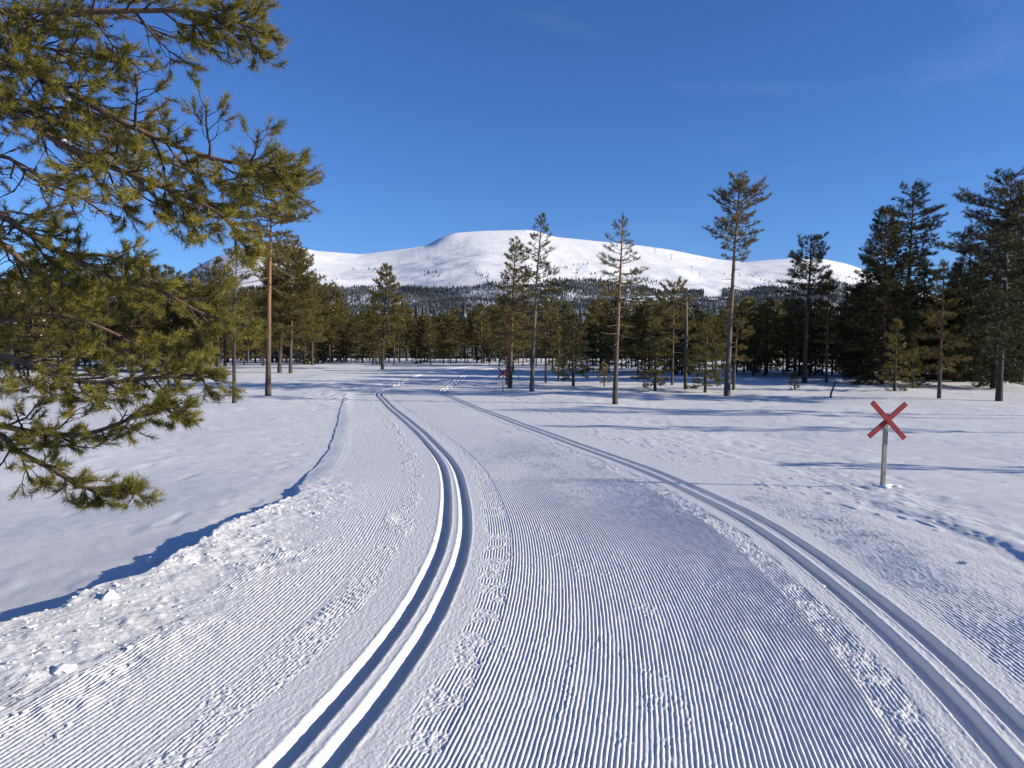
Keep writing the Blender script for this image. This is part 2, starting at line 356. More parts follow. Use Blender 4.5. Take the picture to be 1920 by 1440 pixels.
    # the four set tracks
    for g in GROOVES:
        v = u - g + .0022 * vnoise(y * 5 + g * 9, y * 0 + g, 52) + .0016 * vnoise(y * 19 + g, y * 0 + 3 * g, 53) + .0009 * vnoise(y * 70 + g, y * 0 + 5 * g, 66)
        z = z + np.interp(v, [-.066, -.060, -.012, -.004, .036, .044, .060, .066] if g < 0 else [-.066, -.061, -.040, -.030, .040, .046, .060, .065], [0, -.003, -.055, -.062, -.062, -.055, -.003, 0] if g < 0 else [0, -.002, -.036, -.040, -.042, -.038, -.002, 0]) + .0022 * (np.abs(v) < .06) * vnoise(u * 85, y * 34, 65)
        z = z + .003 * np.exp(-((np.abs(v) - .073) / .012) ** 2)
    # where it meets the field
    x = x0 + u / np.sqrt(1 + Cd(y) ** 2) ; fz = field_raw(x0 + u * np.sqrt(1 + Cd(y) ** 2) * 0 + u / np.sqrt(1 + Cd(y) ** 2), y - u * Cd(y) / np.sqrt(1 + Cd(y) ** 2))
    ueR = uR(y) + .10 * vnoise(y * 1.3, u * .6, 54) + .04 * vnoise(y * 5, u * 3, 55)
    kR = sstep(-.14, .10, u - ueR)
    steep = sstep(9.5, 12.5, y)
    kR = np.where(u > 3.9, np.maximum(kR, sstep(3.9, 4.3, u)), kR)
    z = z * (1 - kR) + fz * kR + kR * (1 - kR) * (.025 * vnoise(u * 6, y * 2.5, 56) + .018 * vnoise(u * 22, y * 12, 57)) * (1 - .6 * steep)
    ueL = uL(y) + (.07 * vnoise(y * 1.7, u * .5, 58) + .035 * vnoise(y * 6, u * 3, 59)) * (1 - .7 * far)
    kL = sstep(.015, -.055, u - ueL); kS = sstep(.22, -.25, u - ueL) * far
    z = z * (1 - kS) + (fz + .012) * kS
    kL = sstep(.015, -.055, u - ueL + .30 * far); z = z * (1 - kL) + (fz - .30) * kL
    z = z - .06 * sstep(4.3, 4.4, u)
    return z

def cols(f, c): return np.concatenate([np.arange(-4.5, -3.15, c), np.arange(-3.15, -1.3, f * 1.25), np.arange(-1.3, 1.3, f * .8), np.arange(1.3, 2.95, f * 1.25), np.arange(2.95, 4.41, c)])
def rows(y0, y1, k, lo, hi):
    r = [y0]
    while r[-1] < y1: r.append(r[-1] + min(hi, max(lo, r[-1] ** 2 * k)))
    r[-1] = y1; return np.array(r)
def strip(ys, us):
    UU, YY = np.meshgrid(us, ys); cdv = Cd(YY); q = np.sqrt(1 + cdv ** 2)
    Zs = trail_z(UU, YY)
    Xs = Cx(YY) + UU / q; Ys = YY - UU * cdv / q
    P = np.stack([Xs, Ys, Zs], -1)
    gu = np.gradient(P, axis=1); gy = np.gradient(P, axis=0); n = np.cross(gu, gy); n /= np.linalg.norm(n, axis=-1, keepdims=True)
    return P, n
ysA = np.concatenate([np.arange(-1, 2.5, .12), rows(2.5, 11.0, 1 / 2300., .006, .12)])
ysB = rows(11.0, 84.0, 1 / 1250., .05, .30)
cA, cB = cols(.0044, .013), cols(.0085, .024)
PA, NA = strip(ysA, cA); PB, NB = strip(ysB, cB)
for k in range(3): PA[-1, :, k] = np.interp(cA, cB, PB[0, :, k])     # seal the seam between the two densities
bands = [("trail_shoulder", -9, -1.80), ("ski_track", -1.80, -1.31), ("corduroy_lane", -1.31, 1.31), ("ski_track", 1.31, 1.80), ("trail_shoulder", 1.80, 9)]
trail = thing("ski_trail", (0, 0, 0), None, None); tag(trail, kind='structure')
for nm, a, b in bands:
    V = []; Nn = []; Fs = []; off = 0
    for P, n, c in ((PA, NA, cA), (PB, NB, cB)):
        ia, ib = np.searchsorted(c, a), np.searchsorted(c, b)
        ib = min(ib + 1, len(c)) if b < 5 else len(c)
        # keep the shared border of both densities at the same place
        p = P[:, ia:ib].reshape(-1, 3); V.append(p); Nn.append(n[:, ia:ib].reshape(-1, 3))
        Fs.append(grid_faces(P.shape[0], ib - ia, off)); off += len(p)
    me = mesh_np(nm, np.concatenate(V), np.concatenate(Fs), [M_TRAIL])
    me.normals_split_custom_set_from_vertices(np.concatenate(Nn).astype(np.float32))
    o = link(nm, me, trail); o['kind'] = 'structure'

# ------------------------------------------------------------------ mountain
SKX = [-900, -300, 100, 250, 330, 360, 400, 440, 480, 520, 545, 590, 640, 680, 720, 760, 800, 812, 830, 850, 900, 985, 1000, 1040, 1080, 1130, 1190, 1250, 1300, 1340, 1390, 1420, 1480, 1540, 1580, 1605, 1650, 1750, 1900, 2300, 3000]
SKY = [640, 610, 585, 558, 528, 507, 485, 470, 458, 456, 458, 470, 474, 477, 472, 467, 461, 455, 445, 438, 434, 432, 433, 445, 449, 454, 460, 468, 478, 486, 492, 489, 485, 486, 494, 502, 520, 556, 585, 615, 640]
def ridge_d(q): return np.interp(q, [-1.2, -.45, .5, 1.4], [2100, 2300, 4700, 5600])
def mount_z(q, y):
    rd = ridge_d(q); px = 960 + q * FPX
    k = 9.0
    zr = sum(np.interp(px + d, SKX, SKY) for d in (-6, 0, 6)) / 3; zs_ = sum(np.interp(px + d, SKX, SKY) for d in range(-70, 71, 14)) / 11; y0 = 420.0
    bl = sstep(.90, 1.0, np.clip((y - y0) / (rd - y0), 0, 1)); zr = (HORIZON - (zr * bl + zs_ * (1 - bl))) / FPX * rd
    y0 = 420.0; t = (y - y0) / (rd - y0)
    tt = np.clip(t, 0, 1)
    prof_ = 0.62 * tt ** 1.9 + 0.38 * (1 - (1 - tt) ** 2.2) * tt
    x = q * y
    rel = fbm(x / 520 + 5, y / 700, 4, 60) * 15 + 6 * fbm(x / 150, y / 210, 3, 66)
    env = np.clip(tt * 2.2, 0, 1) * np.clip((1 - tt) * 3.5, 0, 1)
    z = zr * prof_ + rel * env
    gl = .3 * vnoise(q * 60 + .8 * vnoise(q * 9, y / 400, 71), y / 900, 70); z = z - 9 * sstep(.2, .9, gl) * env
    return np.where(t > 1, zr * np.clip(1 - (t - 1) * 1.2, -.2, 1), z) - 0.6
qs = np.concatenate([np.linspace(-1.4, -.55, 60), np.linspace(-.55, .6, 620), np.linspace(.6, 1.4, 50)])
tt = np.concatenate([np.linspace(0, 1, 230), np.linspace(1, 1.5, 14)[1:]])
Q, TT = np.meshgrid(qs, tt); YM = 400 + TT * (ridge_d(Q) - 400)
ZM = mount_z(Q, YM); V = np.stack([Q * YM, YM, ZM], -1)
m, Nn, L, b = nodemat("mountain_snow")
tcn = Nn.new("ShaderNodeTexCoord"); co = tcn.outputs['Object']
mpn = Nn.new("ShaderNodeMapping"); mpn.inputs['Scale'].default_value = (1, .55, 1); mpn.inputs['Rotation'].default_value = (0, 0, .5); L.new(co, mpn.inputs['Vector'])
n1 = noise_node(Nn, L, mpn.outputs['Vector'], .006, 8, .62); n2 = noise_node(Nn, L, mpn.outputs['Vector'], .05, 5, .6)
b.inputs['Base Color'].default_value = (.78, .765, .735, 1); b.inputs['Roughness'].default_value = .75; b.inputs['Specular IOR Level'].default_value = .15
geo = Nn.new("ShaderNodeNewGeometry"); spz = Nn.new("ShaderNodeSeparateXYZ"); L.new(geo.outputs['Normal'], spz.inputs[0])
rk = ramp(Nn, L, spz.outputs['Z'], [(.80, (1, 1, 1)), (.88, (0, 0, 0))])
mlt = Nn.new("ShaderNodeMath"); mlt.operation = 'MULTIPLY'; rr2 = ramp(Nn, L, n2.outputs['Fac'], [(.45, (0, 0, 0)), (.6, (1, 1, 1))])
L.new(rk.outputs['Color'], mlt.inputs[0]); L.new(rr2.outputs['Color'], mlt.inputs[1])
mxn = Nn.new("ShaderNodeMix"); mxn.data_type = 'RGBA'; mxn.inputs['A'].default_value = (.78, .765, .735, 1); mxn.inputs['B'].default_value = (.22, .22, .23, 1)
L.new(mlt.outputs[0], mxn.inputs['Factor']); L.new(mxn.outputs['Result'], b.inputs['Base Color'])
bp = Nn.new("ShaderNodeBump"); bp.inputs['Strength'].default_value = .4; bp.inputs['Distance'].default_value = 14; L.new(n1.outputs['Fac'], bp.inputs['Height'])
bp2 = Nn.new("ShaderNodeBump"); bp2.inputs['Strength'].default_value = .35; bp2.inputs['Distance'].default_value = 3; L.new(n2.outputs['Fac'], bp2.inputs['Height'])
L.new(bp.outputs['Normal'], bp2.inputs['Normal']); L.new(bp2.outputs['Normal'], b.inputs['Normal'])
M_MOUNT = m
mo = link("mountain", mesh_np("mountain", V.reshape(-1, 3), grid_faces(*Q.shape), [M_MOUNT])); tag(mo, kind='structure')

# ---- far spruce wood on the lower slopes (uncountable)
def frosted_mat():
    m, Nn, L, b = nodemat("frosted_far_spruce")
    tcn = Nn.new("ShaderNodeTexCoord"); co = tcn.outputs['Object']
    n = noise_node(Nn, L, co, .35, 3, .8); n2 = noise_node(Nn, L, co, .006, 3, .6)
    ad = Nn.new("ShaderNodeMath"); ad.operation = 'MULTIPLY_ADD'; ad.inputs[1].default_value = .55
    L.new(n2.outputs['Fac'], ad.inputs[0]); L.new(n.outputs['Fac'], ad.inputs[2])
    r = ramp(Nn, L, ad.outputs[0], [(.66, (.030, .036, .036)), (.84, (.075, .085, .09)), (1.0, (.30, .32, .34))])
    L.new(r.outputs[0], b.inputs['Base Color']); b.inputs['Roughness'].default_value = .9; b.inputs['Specular IOR Level'].default_value = .05
    return m
rng = np.random.default_rng(5)
nF = 420000
q = rng.uniform(-.95, .95, nF); tq = rng.random(nF); yv = 430 + tq * (ridge_d(q) - 430) * .78
zv = mount_z(q, yv); pyv = HORIZON - (zv - CAM_H) / yv * FPX; pxv = 960 + q * FPX
line = np.interp(pxv, [0, 360, 560, 640, 900, 1000, 1100, 1200, 1300, 1400, 1600, 1900], [545, 540, 541, 540, 536, 532, 527, 540, 545, 540, 530, 545]) + 6 * vnoise(pxv / 40, pyv / 14, 80)
dens = sstep(-4, 3, pyv - line) * (.42 + .58 * sstep(-.35, .15, fbm(pxv / 60, pyv / 10, 3, 81)))
dens = np.where((pyv < line) & (pyv > line - 34), .05 * sstep(.0, .6, vnoise(pxv / 45, pyv / 12, 82)), dens)
clear = (np.abs(pxv - 1335) < 22 - (pyv - 500) * .1) & (pyv < 560)
dens = np.where(clear, 0, dens)
hut = (pxv > 1165) & (pxv < 1275) & (pyv > 556) & (pyv < 574); dens = np.where(hut, dens * .35, dens)
acc = (rng.random(nF) < dens * np.clip((yv / 1700), .3, 1.0)) & (pyv < 630)
q, yv, zv = q[acc], yv[acc], zv[acc]
# valley floor wood behind the clearing
nV = 5200; qv = rng.uniform(-1.0, 1.0, nV); y2 = 118 + 320 * rng.random(nV) ** 1.6
q = np.concatenate([q, qv]); yv = np.concatenate([yv, y2]); zv = np.concatenate([zv, np.zeros(nV)])
Pf = np.stack([q * yv, yv, zv - .3], -1); n = len(Pf)
hh = np.where(yv > 440, rng.uniform(3.6, 8.0, n) * np.clip(yv / 1500, .9, 1.5), rng.uniform(5.5, 9.5, n)); ww = hh * rng.uniform(.16, .25, n)
base = np.array([[math.cos(a), math.sin(a)] for a in np.arange(5) * 2 * PI / 5])
def conev(z0, z1, wr):
    ro = rng.random((n, 1)) * 6.28; jag = rng.uniform(.7, 1.25, (n, 5))
    c, s = np.cos(ro), np.sin(ro); bx = (base[:, 0] * c - base[:, 1] * s) * jag * ww[:, None] * wr; by = (base[:, 0] * s + base[:, 1] * c) * jag * ww[:, None] * wr
    R = np.stack([bx, by, np.broadcast_to((hh * z0)[:, None], bx.shape) * rng.uniform(.9, 1.1, bx.shape)], -1)
    T = np.stack([rng.normal(0, .1, n), rng.normal(0, .1, n), hh * z1], -1)[:, None]
    return np.concatenate([R, T], 1) + Pf[:, None]
VV = np.concatenate([conev(.08, .62, 1.0), conev(.42, 1.0, .62)], 1)
tri = np.array([[a, (a + 1) % 5, 5] for a in range(5)]); tri = np.vstack([tri, tri + 6])
FF = (tri[None] + (np.arange(n) * 12)[:, None, None]).reshape(-1, 3)
fw_ = link("far_spruce_wood", mesh_np("far_spruce_wood", VV.reshape(-1, 3), FF, [frosted_mat()], smooth=False))
tag(fw_, "dense dark frosted spruce wood covering the mountain's lower slopes", "forest", kind='stuff')
print("far wood", n)

# ------------------------------------------------------------------ trees
def needles(P, D, L, k, nl, wd, rng, spread=(.5, 1.0)):
    """bottle-brush tufts of single-triangle needles at P along D"""
    n = len(P); P = np.repeat(P, k, 0); D = np.repeat(D, k, 0); Ls = np.repeat(np.broadcast_to(L, (n,)), k)
    R = rng.normal(size=P.shape); R -= (R * D).sum(1, keepdims=True) * D; R /= np.linalg.norm(R, axis=1, keepdims=True) + 1e-9
    a = rng.uniform(*spread, len(P))[:, None]; nd = D * np.cos(a) + R * np.sin(a)
    S = np.cross(nd, rng.normal(size=P.shape)); S /= np.linalg.norm(S, axis=1, keepdims=True) + 1e-9
    b = P + D * (rng.random(len(P)) * Ls)[:, None]
    ln = nl * rng.uniform(.75, 1.2, len(P))[:, None]
    V = np.stack([b - S * wd / 2, b + S * wd / 2, b + nd * ln], 1).reshape(-1, 3)
    return V, np.arange(len(V)).reshape(-1, 3)
def unit(v): v = np.asarray(v, float); return v / (np.linalg.norm(v, axis=-1, keepdims=True) + 1e-9)

def make_tree(rng, h, r0, crown0, width, shape='cone', whorl=.34, per=4.6, elev=(-.25, .75), tuft=.17, blades=19, blade_w=.014,
              sub=1.0, dead=0.0, limb_k=4, lean=(0, 0), droop=0., hook=0., irregular=.25, fill=.5):
    """returns (trunk MB, limb MB, needle V, needle F, snow seats)"""
    tr = MB(); lb = MB(); seats = []
    nseg = 11; zs = np.linspace(0, 1, nseg)
    wob = np.cumsum(rng.normal(0, .012 * h / nseg * 2, (nseg, 2)), 0)
    tx = np.stack([lean[0] * zs ** 1.3 + wob[:, 0] * zs, lean[1] * zs + wob[:, 1] * zs, zs * h], -1)
    rad = r0 * (1 - zs) ** .85 * .92 + .012; rad[0] *= 1.18
    tr_pts = tx.copy(); tr_pts[0, 2] -= .25
    if hook:
        extra = tx[-1] + np.array([[.08, 0, hook * .5], [.25, 0, hook * .72], [.5, 0, hook * .62], [.75, 0, hook * .35]])
        tr_pts = np.vstack([tr_pts, extra]); rad = np.concatenate([rad, [.03, .025, .02, .012]])
    tr.tube(tr_pts, rad, 7)
    def trunk_at(z): f = np.clip(z / h, 0, 1); return np.array([np.interp(f, zs, tx[:, 0]), np.interp(f, zs, tx[:, 1]), z])
    TP, TD = [], []
    z = crown0 * h if not dead else max(.12 * h, crown0 * h - dead * h)
    a0 = rng.random() * 6.28
    while z < h * .985:
        t = (z / h - crown0) / (1 - crown0); isdead = t < 0; tc_ = min(max(t, 0), 1)
        if shape == 'cone': R = width * (1 - tc_) ** .85 * (.55 + .45 * min(1, tc_ * 6)) + .10 * width
        elif shape == 'spire': R = width * (1 - tc_ ** 1.15) * .95 + .07 * width
        elif shape == 'umbrella': R = width * (.35 + .75 * math.sin(min(1, tc_ * .9 + .12) * PI) ** .7)
        else: R = width * (.42 + .62 * math.sin((tc_ * .78 + .14) * PI)) * (1 if tc_ < .75 else (1.22 - tc_) / .47) * (1 + .22 * math.sin(z * 4.3 + r0 * 90))
        nb = int(per + rng.random()) if not isdead else int(1.5 + 2 * rng.random())
        for _ in range(nb):
            a0 += 2.4 + rng.normal(0, .35); ln = R * rng.uniform(1 - irregular * 1.7, 1 + irregular * 1.1)
            if isdead: ln = width * rng.uniform(.35, .95)
            zb = z + rng.uniform(-.4, .4) * whorl
            el = elev[0] + (elev[1] - elev[0]) * tc_ + rng.normal(0, .10)
            p = trunk_at(min(zb, h * .99)); seg = 5; pts = [p]; dirh = np.array([math.cos(a0), math.sin(a0), 0])
            for s_ in range(seg):
                e = el - droop * (1 - abs(s_ / seg - .5)) + .35 * (s_ / seg) ** 2
                dirh = unit(dirh + np.array([*rng.normal(0, .13, 2), 0]))
                pts.append(pts[-1] + ln / seg * np.array([dirh[0] * math.cos(e), dirh[1] * math.cos(e), math.sin(e)]))
            pts = np.array(pts); br = max(.008, min(.24 * r0, .018 * ln ** .8 + .004))
            if isdead: br = max(br, .016)
            lb.tube(pts, np.linspace(br, br * .3, seg + 1), limb_k, cap=False)
            if isdead:
                if rng.random() < .6: lb.tube(np.array([pts[3], pts[3] + (pts[5] - pts[3]) * .8 + [0, 0, -.12 * ln]]), [br * .4, br * .15], 3, False)
                continue
            ts = np.linspace(0, 1, seg + 1)
            nsub = max(2, int(ln / (tuft * 1.05) * sub * 2.2))
            for j in range(nsub):
                f = fill * .45 + (1 - fill * .45) * (j + rng.random()) / nsub
                bp_ = np.array([np.interp(f, ts, pts[:, c]) for c in range(3)]); tang = unit(pts[min(seg, int(f * seg) + 1)] - pts[int(f * seg * .999)])
                sd_ = np.cross(tang, [0, 0, 1.]); sgn = 1 if j % 2 else -1
                sl = ln * .42 * (1.1 - f) + tuft * .7
                d = unit(tang * .7 + sd_ * sgn * rng.uniform(.3, 1.) + np.array([0, 0, rng.uniform(-.1, .45)]))
                e_ = bp_ + d * sl * rng.uniform(.6, 1.1)
                if sl > tuft * 1.3 and rng.random() < .8: lb.tube(np.array([bp_, e_]), [br * .35, br * .15], 3, False)
                TP.append(e_ - d * tuft * .5); TD.append(unit(d + np.array([0, 0, .25])))
                if sl > tuft * 2.2:
                    for _k in range(2):
                        d2 = unit(d + rng.normal(0, .55, 3)); TP.append(bp_ + d * sl * rng.uniform(.3, .75)); TD.append(d2)
            TP.append(pts[-1] - (pts[-1] - pts[-2]) * .3); TD.append(unit(pts[-1] - pts[-2] + np.array([0, 0, .05])))
            if rng.random() < .3: seats.append(pts[3] + [0, 0, br])
        z += whorl * rng.uniform(.8, 1.2) * (1.15 - .45 * tc_)
    for zz in np.linspace(.93, 1.0, 4): TP.append(trunk_at(h * zz)); TD.append(unit([rng.normal(0, .2), rng.normal(0, .2), 1]))
    TP = np.array(TP); TD = np.array(TD)
    V, F = needles(TP, TD, tuft * .8, blades, tuft * .75, blade_w, rng)
    return tr, lb, V, F, np.array(seats) if seats else np.zeros((0, 3))

def tree_meshes(tr, lb, NV, NF, seats, rng, bark, limb, leaf, snow=0):
    F = [np.concatenate(a) for a in (tr.Q, tr.T) if a]
    mt = mesh_np("trunk", np.concatenate(tr.V), F, [bark])
    LV = np.concatenate(lb.V) if lb.V else np.zeros((0, 3)); LQ = np.concatenate(lb.Q) if lb.Q else np.zeros((0, 4), int)
    V = np.concatenate([LV, NV]); midx = np.concatenate([np.zeros(len(LQ)), np.ones(len(NF))])
    mc = mesh_np("crown", V, [LQ, NF + len(LV)], [limb, leaf], True, midx)
    ms = None
    if snow and len(seats):
        sb = MB(); k = min(snow, len(seats)); idx = rng.permutation(len(seats))[:k]
        lumps(sb, seats[idx], rng.uniform(.05, .13, k), rng, .6); ms = mesh_np("snow_clump", np.concatenate(sb.V), np.concatenate(sb.T), [M_LUMP])
    return mt, mc, ms
def place_tree(name, meshes, loc, label, group=None, cat='tree', rz=0., sc=(1, 1, 1)):
    t = thing(name, loc, label, cat, group); t.rotation_euler = (0, 0, rz); t.scale = sc
    for nm, me in zip(("trunk", "crown", "snow_clump"), meshes):
        if me:
            o = link(nm, me, t)
            if nm == 'snow_clump': o['kind'] = 'stuff'
    return t

# individual trees: base pixel, top row, half crown width px, crown start row ... read off the photograph, converted to metres
def spec_tree(name, bx, by, topx, topy, wpx, c0y, label, trunk_px, seed, bark=None, leaf=None, group=None, cat='pine tree', snow=0, depth=None, **kw):
    p = at(bx, by) if depth is None else None
    if p is None: p = np.array([(bx - 960) / FPX * depth, depth, 0.]); p[2] = float(ground(p[0], p[1]))
    s = p[1] / FPX; ztop = zat(topy, p[1]); h = ztop - p[2]; c0 = (zat(c0y, p[1]) - p[2]) / h
    rng = np.random.default_rng(seed)
    lean = ((topx - bx) * s, rng.normal(0, .02 * h))
    tft = kw.pop('tuft', .16) * max(1, min(1.6, p[1] / 34)); bw = kw.pop('blade_w', .0135) * max(1, p[1] / 30)
    h -= tft * .75; c0 = min(c0, .92)
    mm = make_tree(rng, h, trunk_px * s / 2, c0, wpx * s, lean=lean, tuft=tft, blade_w=bw, **kw)
    return place_tree(name, tree_meshes(*mm, rng, bark or M_BARK, M_LIMB if bark is None else bark, leaf or M_NEEDLE, snow), tuple(p), label, group, cat)

spec_tree("pine_tree", 503, 742, 517, 322, 84, 475, "tall straight pine with dark lower trunk standing nearest the left edge of the trail", 11, 11, shape='round', whorl=.36, per=5, elev=(-.3, .6), dead=.14, sub=1.1)
spec_tree("pine_tree", 439, 756, 446, 470, 42, 590, "thin dark-trunked pine left of the tall straight pine, rooted slightly nearer", 7, 12, bark=M_BARK_DARK, shape='round', per=3.6, elev=(-.2, .5), dead=.1, sub=.9)
spec_tree("pine_tree", 524, 699, 545, 460, 66, 650, "broad bushy pine close behind the tall straight pine at left", 8, 13, shape='round', whorl=.3, per=5.4, elev=(-.3, .6), dead=.05)
spec_tree("pine_tree", 545, 700, 553, 498, 40, 600, "slim pine just right of the broad bushy pine, orange upper trunk", 7, 14, shape='round', per=4.5, dead=.15)
spec_tree("pine_tree", 409, 688, 415, 484, 30, 610, "dark-trunked pine at the rear left, left one of a close pair of trunks", 6, 15, bark=M_BARK_DARK, per=5)
spec_tree("pine_tree", 422, 687, 431, 500, 28, 600, "dark-trunked pine at the rear left, right one of a close pair of trunks", 6, 16, bark=M_BARK_DARK, per=5)
spec_tree("pine_tree", 586, 685, 588, 545, 30, 640, "short pine with bare bent side limb right of the left pine group", 4, 17, per=4.6, dead=.2)
spec_tree("pine_tree", 717, 693, 726, 496, 46, 645, "dark pointed pine standing alone left of the far trail end", 6, 18, bark=M_BARK_DARK, shape='cone', per=5.2, elev=(-.25, .7), dead=.08)
spec_tree("pine_tree", 956, 728, 968, 448, 56, 660, "orange-trunked pine behind the distant red cross marker, left of a taller spire", 9, 19, shape='cone', whorl=.33, per=4.8, elev=(-.25, .7), dead=.12)
spec_tree("pine_tree", 950, 721, 957, 585, 26, 665, "thin small pine half hidden by the orange-trunked pine", 5, 20, per=4)
spec_tree("pine_tree", 997, 734, 1012, 404, 58, 575, "tall narrow spire pine with grey trunk, right of the orange-trunked pine", 8.5, 21, bark=M_BARK_GREY, shape='spire', whorl=.36, per=4.2, elev=(-.15, .75), dead=.12, sub=.85)
spec_tree("pine_tree", 1023, 718, 1026, 590, 26, 660, "small thin pine right of the grey-trunked spire", 4, 22, per=4)
spec_tree("pine_tree", 1075, 724, 1074, 585, 36, 695, "low dark pine with drooping snowy skirt right of the grey-trunked spire", 5.5, 23, bark=M_BARK_DARK, leaf=M_SPRUCE, shape='cone', per=5, elev=(-.55, .6), droop=.2, whorl=.24)
spec_tree("pine_tree", 1047, 715, 1049, 615, 22, 690, "thin young pine left of the low dark pine", 3.5, 24, per=4)
spec_tree("pine_tree", 1153, 758, 1167, 401, 52, 545, "slender conical pine with bare orange lower trunk right of the trail", 10, 25, shape='spire', whorl=.30, per=4.0, elev=(-.2, .8), dead=.30, sub=.8)
spec_tree("pine_sapling", 1133, 725, 1133, 682, 14, 716, "tiny sapling just left of the slender conical pine", 2.5, 26, cat='sapling', whorl=.16, per=3, sub=.8)
spec_tree("pine_tree", 1228, 733, 1229, 600, 40, 715, "bushy pine with low snowy branches between the slender pine and the snag", 6, 27, leaf=M_NEEDLE, bark=M_BARK_DARK, per=5.2, elev=(-.45, .6), whorl=.25)
spec_tree("pine_tree", 1260, 722, 1263, 532, 40, 640, "orange thin-trunked pine with flat brownish crown beside the broken snag", 5, 28, shape='umbrella', per=4.6, dead=.12)
spec_tree("pine_tree", 1322, 736, 1326, 582, 40, 718, "bright green young pine branched to the ground, right of the snag", 6, 29, leaf=M_YOUNG, per=5.4, elev=(-.35, .7), whorl=.24)
spec_tree("pine_tree", 1363, 742, 1379, 328, 44, 495, "tallest pale-trunked pine right of centre with dense top and dead lower twigs", 12, 30, bark=M_BARK_GREY, shape='round', whorl=.30, per=5, elev=(-.1, .75), dead=.26, sub=.95)
spec_tree("pine_tree", 1375, 731, 1382, 600, 30, 668, "short reddish pine close right of the tallest pale-trunked pine", 6, 31, shape='umbrella', per=4.5, dead=.1)
spec_tree("pine_tree", 1508, 718, 1519, 445, 42, 590, "old dark-trunked pine with flat umbrella crown before the mountain's right end", 10, 32, bark=M_BARK_DARK, leaf=M_SPRUCE, shape='umbrella', whorl=.34, per=4.6, elev=(-.1, .5), dead=.1)
spec_tree("pine_tree", 1549, 717, 1551, 505, 30, 650, "thin sparse pine right of the old umbrella-crowned pine", 5, 33, shape='spire', per=4, elev=(-.1, .6), dead=.2)
spec_tree("spruce_tree", 1655, 720, 1657, 392, 92, 700, "broad dark conical evergreen reaching the ground, left of the hook-topped pine", 9, 34, leaf=M_SPRUCE, shape='cone', whorl=.3, per=6, elev=(-.35, .75), cat='evergreen tree', snow=3)
spec_tree("pine_tree", 1693, 712, 1703, 352, 58, 560, "tall old pine whose bare top bends over like a hook", 11, 35, bark=M_BARK_DARK, leaf=M_SPRUCE, shape='round', whorl=.42, per=4.6, elev=(-.3, .35), hook=.8, dead=.1)
spec_tree("pine_sapling", 1677, 733, 1678, 600, 30, 725, "small open sapling in front of the broad dark conical evergreen", 5, 36, cat='sapling', leaf=M_NEEDLE, per=4.4, whorl=.26, bark=M_BARK_DARK)
spec_tree("pine_sapling", 1712, 728, 1710, 635, 15, 720, "light green thin sapling right of the small open sapling", 3, 37, cat='sapling', leaf=M_YOUNG, per=4, whorl=.2, shape='spire')
spec_tree("pine_tree", 1761, 747, 1766, 490, 48, 690, "slim bare-stemmed pine directly behind the near red cross, rooted in open snow", 7, 38, leaf=M_NEEDLE, shape='cone', per=4.8, elev=(-.3, .7), dead=.1)
spec_tree("pine_tree", 1873, 752, 1883, 330, 92, 640, "massive spreading pine at the right edge with dark bare trunk foot", 12, 39, bark=M_BARK_DARK, leaf=M_SPRUCE, shape='round', whorl=.34, per=5.6, elev=(-.45, .5), irregular=.35, dead=.06, snow=5)
spec_tree("spruce_tree", 1863, 728, 1862, 415, 86, 700, "dense dark evergreen close behind the massive spreading pine", 12, 40, bark=M_BARK_DARK, leaf=M_SPRUCE, per=6, elev=(-.35, .6), cat='evergreen tree', snow=5)
spec_tree("spruce_tree", 1807, 716, 1808, 420, 60, 705, "narrow dark spruce left of the massive spreading pine", 8, 41, bark=M_BARK_DARK, leaf=M_SPRUCE, per=5.6, elev=(-.35, .7), cat='evergreen tree', snow=4)
spec_tree("spruce_tree", 1730, 712, 1731, 500, 52, 705, "dark spruce filling the gap right of the hook-topped pine", 7, 42, bark=M_BARK_DARK, leaf=M_SPRUCE, per=6, elev=(-.35, .7), cat='evergreen tree', snow=3)
spec_tree("spruce_tree", 1790, 714, 1789, 495, 50, 705, "short dark spruce between the slim bare-stemmed pine and the narrow spruce", 7, 43, bark=M_BARK_DARK, leaf=M_SPRUCE, per=6, elev=(-.35, .7), cat='evergreen tree', snow=3)
spec_tree("pine_tree", 1915, 716, 1912, 366, 70, 640, "tall pine cut by the right edge of the view", 10, 44, bark=M_BARK_DARK, leaf=M_SPRUCE, shape='round', per=5.4, elev=(-.35, .5), snow=3)
spec_tree("spruce_tree", 1618, 712, 1620, 510, 44, 700, "small dark spruce tucked at the left foot of the broad dark evergreen", 7, 45, bark=M_BARK_DARK, leaf=M_SPRUCE, per=6, elev=(-.35, .7), cat='evergreen tree')
spec_tree("pine_sapling", 1490, 731, 1487, 700, 9, 727, "tiny dark sapling poking through snow left of the bent stick", 3, 46, cat='sapling', leaf=M_SPRUCE, whorl=.12, per=3, tuft=.12)
# pines standing outside the right edge, known from the long shadows they throw across the snow
for i, (x, y, h) in enumerate([(19.5, 17.6, 5.6), (23.5, 22.5, 7.5), (21.8, 24.5, 6.0), (14.5, 10.6, 2.9)]):
    rng = np.random.default_rng(700 + i)
    mm = make_tree(rng, h, .02 * h * .8, .5, .14 * h, shape='round', per=4.2, tuft=.2, blade_w=.02)
    place_tree("pine_tree", tree_meshes(*mm, rng, M_BARK, M_LIMB, M_NEEDLE), (x, y, float(ground(x, y))),
               ["pine right of the view throwing a long thin shadow behind the red cross", "tall pine right of the view throwing the farther wide shadow", "pine right of the view beside the tallest shadow thrower", "short pine right of the view throwing a thin shadow past the marker post"][i], "pines outside the right edge", 'pine tree')

